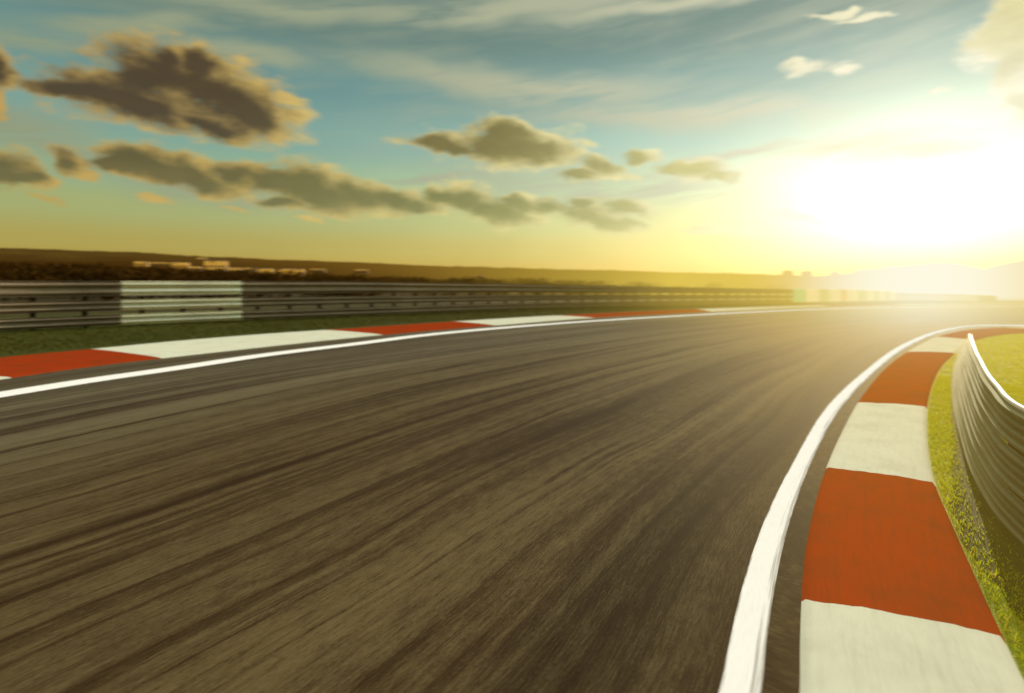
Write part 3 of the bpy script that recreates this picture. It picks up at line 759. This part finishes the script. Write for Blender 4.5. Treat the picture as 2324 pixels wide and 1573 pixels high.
poly = np.vstack([ik_far.p, [(60, 5), (40, -14), (-1, -14)]])
def scatter(n, box):
    P = np.column_stack([rng.uniform(box[0], box[1], n), rng.uniform(box[2], box[3], n)])
    return P[inside(poly, P)]
A1 = scatter(260000, (1.2, 9.5, 1.0, 12))
d_ = np.linalg.norm(A1, axis=1); vis = (A1[:, 0] / np.maximum(A1[:, 1], .1) < 1.15)
keep = rng.uniform(0, 1, len(A1)) < np.where(vis, 1., .25)
A1 = A1[keep]
A2 = scatter(200000, (6, 34, 10, 27))
qs = ir.at(np.linspace(0, kD, 400))[:, :2]; dq = np.empty(len(A1)); iq = np.empty(len(A1), int)
for c0_ in range(0, len(A1), 4000):
    dd_ = np.sqrt(((A1[c0_:c0_ + 4000, None] - qs[None]) ** 2).sum(-1)); dq[c0_:c0_ + 4000] = dd_.min(1); iq[c0_:c0_ + 4000] = dd_.argmin(1)
wq_ = np.interp(iq / 399 * kD, [0, kA, kB, kC, kD], [.60, .34, .20, .08, .02])
A1 = A1[(dq > .03) & (rng.uniform(0, 1, len(A1)) < np.clip((dq - wq_ * .35) / (wq_ * .7), .10, 1.))]
V1, F1 = blades(A1, .014, .040, .004, .008, 1.1)
V2, F2 = blades(A2, .022, .055, .008, .016, 1.1)
Vg = np.vstack([V1, V2]); Fg = np.vstack([F1, F2 + len(V1)])
gr = mesh_np('grass', Vg, Fg, M['blade'])
tag(gr, 'bright yellow green mown grass around the inner guardrail', 'grass', kind='stuff')
# verge grass
tv = rng.uniform(0, ok_far.L, 150000)
wv = rng.uniform(.05, 1, 150000) ** 1.0 * 16
Pv = ok_far.at(tv) + ok_far.normal(tv) * wv[:, None]
V1, F1 = blades(Pv, .03, .08, .02, .05, .9)
gv = mesh_np('grass', V1, F1, M['verge_blade'])
tag(gv, 'short dark green grass on the verge below the outer guardrail', 'grass', kind='stuff')

# ------------------------------------------------------------------ barrier blocks at the outside of the bend
def m_cover(name, col):
    m, t = material(name)
    geo = t.new('ShaderNodeNewGeometry'); n = t.noise(geo.outputs['Position'], 2.2, 5., .6); n2 = t.noise(geo.outputs['Position'], 9., 3., .6)
    c = t.v('SCALE', t.comb(*col), t.m('MULTIPLY_ADD', n, .5, .75))
    pset(t, base=c, rough=.55, spec=.2, normal=bump(t, n2, .5, .05), em=c, ems=.95)  # emission paints in light coming through the cover from behind
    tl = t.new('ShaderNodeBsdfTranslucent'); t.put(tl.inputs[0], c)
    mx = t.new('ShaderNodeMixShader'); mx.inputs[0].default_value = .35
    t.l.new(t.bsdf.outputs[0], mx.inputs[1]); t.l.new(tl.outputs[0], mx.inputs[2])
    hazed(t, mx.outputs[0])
    return m
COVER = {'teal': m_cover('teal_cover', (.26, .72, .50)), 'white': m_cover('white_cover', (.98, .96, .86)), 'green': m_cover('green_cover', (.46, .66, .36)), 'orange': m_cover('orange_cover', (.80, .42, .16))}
M['strap'] = m_plain('strap', (.30, .30, .22), .7, haze=True)
def barrier_block(w, h, d, col):
    "soft wrapped block: bulging sides, crowned top, two straps and a foot board"
    nu, nvv = 13, 9
    V = []; Fc = []
    def patch(fn):
        b = len(V)
        for i in range(nu):
            for j in range(nvv): V.append(fn(i / (nu - 1) * 2 - 1, j / (nvv - 1)))
        for i in range(nu - 1):
            for j in range(nvv - 1):
                a = b + i * nvv + j; Fc.append((a, a + nvv, a + nvv + 1, a + 1))
    def pt(x, y, z):                     # superellipsoid-like rounding of a box
        bx = w / 2 * (1 - .16 * abs(x * y) ** 3 ) * (1 - .05 * max(0, z * 2 - 1) ** 4)
        by = d / 2 * (1 - .16 * abs(x * y) ** 3) * (1 - .10 * max(0, z * 2 - 1) ** 4)
        sag = .05 * h * (1 - x * x) * (1 - y * y) - .045 * h * abs(x) ** 6
        return (bx * x, by * y, h * z * .96 + (sag if z > .98 else sag * max(0, z - .75) * 4) + .02)
    patch(lambda a, b: pt(a, -1, b)); patch(lambda a, b: pt(-a, 1, b))
    patch(lambda a, b: pt(1, a, b)); patch(lambda a, b: pt(-1, -a, b))
    patch(lambda a, b: pt(a, b * 2 - 1, 1.))
    root = empty('barrier_block')
    o = mesh_np('cover', V, Fc, COVER[col], root, True)
    for sx in (-.28, .28):
        mb = MB(); mb.box(w * sx - .03, w * sx + .03, -d / 2 - .012, -d / 2 - .002, .05, h * .93); mb.build('strap', M['strap'], root)
    mb = MB(); mb.box(-w / 2 * .98, w / 2 * .98, -d / 2 - .03, d / 2 + .03, 0.005, .07); mb.build('foot_board', M['strap'], root)
    return root
blk = Curve([gnd(3176, 1211.5), gnd(3300, 1209), gnd(3450, 1206), gnd(3592, 1203)])
edges = [180, 302, 424, 514, 624, 668, 785, 862, 932, 974, 1034, 1076, 1142]
cols = ['teal', 'white', 'green', 'white', 'orange', 'white', 'green', 'white', 'green', 'white', 'green', 'white']
labels = ['teal wrapped barrier block at the left end of the row, against the grey guardrail', 'white barrier block between the teal end block and a green block', 'first green barrier block from the left, between two white blocks', 'white barrier block just left of the narrow orange one',
          'narrow orange barrier block in the middle of the row', 'wide white barrier block just right of the narrow orange one', 'second green barrier block from the left, right of the wide white block', 'white barrier block with the fifth and widest gap of green either side',
          'narrow green barrier block, third green from the left', 'white barrier block third from the right end of the row', 'narrow green barrier block next to the right end block', 'white barrier block closing the right end of the row']
labels[7] = 'white barrier block between the second and third green blocks'
def s_at(cxp):
    px = 3100 + cxp / 2.333
    tq = np.linspace(0, blk.L, 400); P = blk.at(tq); return tq[np.argmin(abs(P[:, 0] / P[:, 1] * F + CX - px))]
for i in range(12):
    a, b = s_at(edges[i]), s_at(edges[i + 1])
    tq = (a + b) / 2; p = blk.at(tq)[0]; nr = blk.normal(np.array([tq]))[0]
    h = float(np.interp(tq, [0, blk.L * .5, blk.L], [1.96, 1.86, 1.58])) * random.uniform(.97, 1.02)
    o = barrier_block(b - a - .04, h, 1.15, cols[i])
    o.location = (p[0] + nr[0] * .45, p[1] + nr[1] * .45, -.01); o.rotation_euler = (0, 0, math.atan2(nr[1], nr[0]) - math.pi / 2)
    tag(o, labels[i], 'barrier block', 'row of wrapped barrier blocks')
# concrete block at the end of the far guardrail
p = gnd(3950, 1211)
root = empty('concrete_block', (p[0], p[1], -.01), -.35); tag(root, 'pale concrete block at the end of the low far guardrail', 'concrete block')
M['concrete'] = m_plain('concrete', (.85, .81, .68), .8, .2, 2., haze=True)
mb = MB(); w = 1.0
mb.add([(-w, -.35, 0), (w, -.35, 0), (w, .35, 0), (-w, .35, 0), (-w, -.22, .55), (w, -.22, .55), (w, .22, .55), (-w, .22, .55), (-w, -.18, .95), (w, -.18, .95), (w, .18, .95), (-w, .18, .95)],
       [(0,3,2,1), (0,1,5,4), (1,2,6,5), (2,3,7,6), (3,0,4,7), (4,5,9,8), (5,6,10,9), (6,7,11,10), (7,4,8,11), (8,9,10,11)])
mb.build('body', M['concrete'], root, .03)
for sx in (-.18, .18):
    mb = MB(); mb.box(sx - .07, sx + .07, -.02, .02, .95, 1.02); mb.build('lifting_eye', M['strap'], root)

# ------------------------------------------------------------------ hills
def m_hill(name, a, b, sc, low=None):
    m, t = material(name)
    geo = t.new('ShaderNodeNewGeometry'); p = geo.outputs['Position']
    n1 = t.noise(t.v('MULTIPLY', p, (1., 1., 3.)), sc, 6., .62); n2 = t.noise(p, sc * 9, 4., .65)
    col = t.mix(t.smooth(t.m('ADD', t.m('MULTIPLY', n1, .7), t.m('MULTIPLY', n2, .3)), .40, .62), a, b)
    if low: col = t.mix(t.smooth(t.m('ADD', t.sep(p)[2], t.m('MULTIPLY_ADD', n1, 50., -25.)), low[0], low[1]), (.040, .016, .003), col)
    pset(t, base=col, rough=.95, spec=0.)
    hazed(t)
    return m
M['hill'] = m_hill('hill', (.072, .046, .012), (.115, .074, .018), .006, (70., 150.))
M['wooded_hill'] = m_hill('wooded_hill', (.10, .085, .03), (.17, .14, .05), .008)
M['mountain'] = m_hill('mountain', (.14, .16, .16), (.20, .22, .20), .004)
def ridge(name, sil, dist, near, mat, label, rough, seed):
    "terrain whose skyline is given as surveyed directions at a distance; slopes down toward the circuit"
    xs = np.array([p[0] for p in sil], float); ys = np.array([p[1] for p in sil], float)
    pxs = np.linspace(xs[0], xs[-1], 420); pys = np.interp(pxs, xs, ys)
    rows = 26; V = []
    for j in range(rows + 6):
        for i in range(len(pxs)):
            a = math.atan((pxs[i] - CX) / F)
            H = CH + (HZ - pys[i]) / F * dist
            if j < rows:
                f = j / (rows - 1); d = near + (dist - near) * f; h = H * (f ** 1.5)
            else:
                f = (j - rows + 1) / 6; d = dist * (1 + .5 * f); h = H * (1 - f) - 5 * f
            yy = d; xx = d * math.tan(a)
            nz = mnoise.fractal(Vector((xx * .004 + seed, yy * .004, seed)), .8, 2.1, 6)
            nz2 = mnoise.fractal(Vector((xx * .03 + seed, yy * .03, seed)), .8, 2.1, 4)
            amp = rough * math.sin(min(1., f if j < rows else 1 - f) * math.pi * .5) ** .5
            V.append((xx, yy, h + amp * (nz * .6 + nz2 * .5) - 1.5))
    o = fix_up(mesh_np(name, V, grid_faces(rows + 6, len(pxs))[:, ::-1], mat, None, True))
    return tag(o, label, 'hill', kind='structure')
ridge('hills', [(-2400, 985), (-1000, 990), (0, 989), (350, 1003), (560, 1008), (880, 1028), (1230, 1041), (1700, 1061), (2100, 1073), (2500, 1083), (2800, 1090), (3010, 1094), (3170, 1099), (3400, 1106), (3800, 1122), (4300, 1138), (5500, 1128), (7500, 1120), (9500, 1110)], 2600, 420, M['hill'],
      'long brown hill ridge sloping down from the left behind the guardrail', 5., 3.)
ridge('wooded_hill', [(3180, 1130), (3270, 1104), (3340, 1097), (3400, 1093), (3440, 1077), (3490, 1072), (3530, 1069), (3571, 1063), (3650, 1061), (3720, 1066), (3800, 1078), (3900, 1096), (4000, 1112), (4100, 1124), (4500, 1140)], 2900, 1500, M['wooded_hill'],
      'hazy wooded hill in the sun glare on the right', 6., 9.)
ridge('mountain', [(3300, 1130), (3500, 1090), (3620, 1062), (3743, 1050), (3790, 1050), (3830, 1054), (3914, 1069), (4000, 1100), (4064, 1124), (4200, 1140)], 4300, 2800, M['mountain'],
      'pale rounded mountain almost lost in the glare', 8., 15.)
ridge('mountain', [(3700, 1140), (3860, 1110), (3960, 1068), (4030, 1052), (4096, 1040), (4300, 1010), (4700, 990), (5400, 1012), (6200, 1060), (7400, 1104), (9500, 1150)], 6200, 4600, M['mountain'],
      'faintest farther mountain slope at the right edge in the glare', 10., 22.)

# ------------------------------------------------------------------ woods between guardrail and hills
M['leaf'] = m_blade('woods_leaf', (.034, .015, .003), (.058, .028, .006), (.075, .042, .010), .15, haze=True)
def woods(name, label, spots, seed):
    r2 = np.random.default_rng(seed); VV = []; 
    for (x, y, h, rad_, nl) in spots:
        nl = int(nl); k = max(3, int(nl / 30))
        cc = np.column_stack([r2.normal(0, rad_ * .42, k), r2.normal(0, rad_ * .42, k), r2.uniform(.32, .86, k) * h])
        w = r2.integers(0, k, nl)
        P = cc[w] + r2.normal(0, 1, (nl, 3)) * np.array([rad_ * .28, rad_ * .28, h * .09])
        P[:, 2] = np.clip(P[:, 2], .0, h)
        P[:nl // 8, 2] *= r2.uniform(0, 1, nl // 8)
        sz = rad_ * r2.uniform(.05, .13, nl) * (1.4 if nl < 200 else 1.)
        d1 = r2.normal(0, 1, (nl, 3)); d1 /= np.linalg.norm(d1, axis=1)[:, None]
        d2 = np.cross(d1, r2.normal(0, 1, (nl, 3))); d2 /= np.linalg.norm(d2, axis=1)[:, None]
        base = np.array([x, y, 0])
        VV.append(np.stack([base + P - d1 * sz[:, None], base + P + d2 * sz[:, None] * .7, base + P + d1 * sz[:, None], base + P - d2 * sz[:, None] * .7], 1).reshape(-1, 3))
    V = np.vstack(VV); Fc = np.arange(len(V)).reshape(-1, 4)
    return tag(mesh_np(name, V, Fc, M['leaf']), label, 'woods', kind='stuff')
spots = []
for _ in range(900):
    y = random.uniform(95, 420) if random.random() < .6 else random.uniform(420, 900)
    px = random.uniform(-700, 3250); x = (px - CX) / F * y
    # skyline of the trees drops toward the sun
    top = np.interp(px, [-700, 0, 500, 900, 1300, 1700, 2200, 2700, 3250], [1042, 1044, 1060, 1072, 1086, 1100, 1112, 1124, 1132]) + random.uniform(-4, 30)
    h = max(2.2, CH + (HZ - top - 6) / F * y)
    if y < 160 and px > 1500: continue
    spots.append((x, y, h, min(h * .55, 9) + 1.5, 300 if y < 420 else 150))
woods('woods', 'dark brown mass of trees along the left horizon behind the guardrail', spots, 4)

# ------------------------------------------------------------------ far buildings
M['wall_cream'] = m_plain('cream_wall', (.20, .13, .05), .8, .15, .2, em=(1., .50, .06), ems=.20)  # both wall colours glow faintly, painting golden light on the facades
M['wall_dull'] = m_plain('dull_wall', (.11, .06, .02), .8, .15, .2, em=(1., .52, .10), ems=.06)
M['roof_dull'] = m_plain('dull_roof', (.10, .06, .035), .8)
M['lit_window'] = m_plain('lit_window', (.3, .2, .07), .4, em=(1., .56, .08), ems=.95)
M['haze_wall'] = m_plain('hazy_wall', (.34, .28, .16), .8, .1, .2, haze=True)
M['haze_roof'] = m_plain('hazy_roof', (.22, .18, .11), .8, .1, .2, haze=True)
M['haze_pane'] = m_plain('hazy_pane', (.10, .09, .07), .3, .1, .2, haze=True)
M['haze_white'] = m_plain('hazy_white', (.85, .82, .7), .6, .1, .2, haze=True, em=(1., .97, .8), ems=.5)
def hall(name, px, pyb, wpx, hpx, dist, wall, roof, pane, label, group, storeys=2, nwin=7, pitched=True):
    w = wpx / F * dist; h = hpx / F * dist; d = min(w * .6, 14.)
    x = (px - CX) / F * dist; zb = CH + (HZ - pyb) / F * dist
    root = empty(name, (x, dist, zb), -math.atan((px - CX) / F) * .6)
    tag(root, label, 'building', group)
    mb = MB(); mb.box(-w / 2, w / 2, 0, d, -6, h); mb.build('wall', wall, root)
    mb = MB()
    if pitched:
        r = h * .28; o_ = .3
        mb.add([(-w/2-o_, -o_, h), (w/2+o_, -o_, h), (w/2+o_, d+o_, h), (-w/2-o_, d+o_, h), (-w/2+w*.04, d/2, h+r), (w/2-w*.04, d/2, h+r)], [(0,1,5,4), (1,2,5), (2,3,4,5), (3,0,4), (0,3,2,1)])
    else:
        mb.box(-w/2-.25, w/2+.25, -.25, d+.25, h, h + max(.5, h * .04)); mb.box(-w*.15, w*.15, d*.3, d*.7, h + max(.5, h*.04), h * 1.06 + .8)
    mb.build('roof', roof, root)
    sh = h / storeys; ww = w / nwin
    proto = None
    for s_ in range(storeys):
        for k in range(nwin):
            if random.random() < .12: continue
            if proto is None:
                mb = MB(); mb.box(-ww*.32, ww*.32, -.06, -.01, sh*.24, sh*.80); proto = mb.build('window', pane, root); o = proto
            else:
                o = proto.copy(); C.objects.link(o); o.parent = root
            o.location = (-w/2 + ww * (k + .5), 0, s_ * sh)
    return root
gB = 'lit low buildings on the left hillside'
town = [  # px, base py, width, height, distance, walls, label
    (563, 1054, 46, 7, 1150, 'cream', 'long low lit building, leftmost of the buildings on the left hillside'),
    (640, 1055, 70, 5, 1250, 'dull', 'long dim flat building between the leftmost lit building and a golden one'),
    (716, 1062, 66, 11, 1100, 'cream', 'golden lit building left of the brightest two storey one'),
    (782, 1074, 44, 7, 1000, 'dull', 'small dim house below and left of the brightest building'),
    (806, 1037, 34, 5, 1500, 'dull', 'small faint house high on the slope above the brightest building'),
    (862, 1062, 82, 17, 1050, 'cream', 'brightest two storey building on the left hillside, glowing yellow'),
    (866, 1079, 66, 10, 950, 'dull', 'orange lit house directly below the brightest building'),
    (940, 1081, 52, 9, 950, 'dull', 'orange lit house right of the one below the brightest building'),
    (1000, 1077, 42, 5, 1100, 'dull', 'thin dim house midway between two orange lit houses'),
    (1061, 1087, 56, 11, 950, 'cream', 'lit house with bright upper floor above the middle of the white kerb'),
    (1165, 1088, 92, 11, 950, 'cream', 'wide orange lit building, rightmost big one of the lit group'),
    (1270, 1080, 56, 4, 1200, 'dull', 'thin pale roofed house right of the wide orange building'),
    (1445, 1083, 50, 5, 1200, 'dull', 'small dim house alone on the slope far right of the lit group'),
    (1920, 1106, 30, 5, 1200, 'dull', 'tiny pale house on the slope above the middle of the guardrail'),
]
for (px, pyb, wp, hp, dist, wl, lb) in town:
    hall('house' if wp < 60 else 'long_building', px, pyb, wp, hp, dist, M['wall_' + wl], M['roof_dull'], M['lit_window'], lb, gB, 2 if hp > 8 else 1, max(3, wp // 11))
gT = 'hazy tower blocks on the right skyline'
for (px, top, wp, lb) in [(3153, 1082, 38, 'left one of the two tall hazy tower blocks on the skyline'), (3229, 1084, 38, 'right one of the two tall hazy tower blocks on the skyline'), (3342, 1086, 30, 'fainter lower tower block right of the two tall ones')]:
    hall('tower_block', px, 1128, wp, 1128 - top - 3, 1300, M['haze_wall'], M['haze_roof'], M['haze_pane'], lb, gT, 8, 4, False)
gW = 'white roofed sheds in the sun glare'
for (px, pyb, wp, hp, dist, lb) in [(3276, 1127, 94, 4, 900, 'long white shed below the tower blocks'), (3272, 1142, 16, 5, 700, 'tiny white shed just above the barrier blocks'), (3660, 1141, 74, 9, 1300, 'white shed at the foot of the hazy wooded hill'), (3992, 1148, 28, 5, 1200, 'small white shed at the right edge of the frame')]:
    hall('shed', px, pyb, wp, hp, dist, M['haze_white'], M['haze_white'], M['haze_pane'], lb, gW, 1, 4, True)

# ------------------------------------------------------------------ camera and render settings
cam = bpy.data.cameras.new('camera'); co = bpy.data.objects.new('camera', cam); C.objects.link(co)
co.location = (0, 0, CH); co.rotation_euler = (R(90), 0, 0)
cam.lens = 20; cam.sensor_width = 36; cam.sensor_fit = 'HORIZONTAL'
cam.shift_y = -(2773 / 2 - HZ) / 4096
cam.clip_start = .05; cam.clip_end = 30000
SC.camera = co
cam.dof.use_dof = True; cam.dof.focus_distance = 4.0; cam.dof.aperture_fstop = 1.05; cam.dof.aperture_ratio = .42
SC.view_settings.view_transform = 'Standard'; SC.view_settings.look = 'None'; SC.view_settings.exposure = 0; SC.view_settings.gamma = 1
cy = SC.cycles
cy.use_denoising = True
cy.use_adaptive_sampling = True; cy.adaptive_threshold = .015
cy.max_bounces = 6; cy.diffuse_bounces = 3; cy.glossy_bounces = 3; cy.transmission_bounces = 3; cy.transparent_max_bounces = 6
cy.sample_clamp_indirect = 6
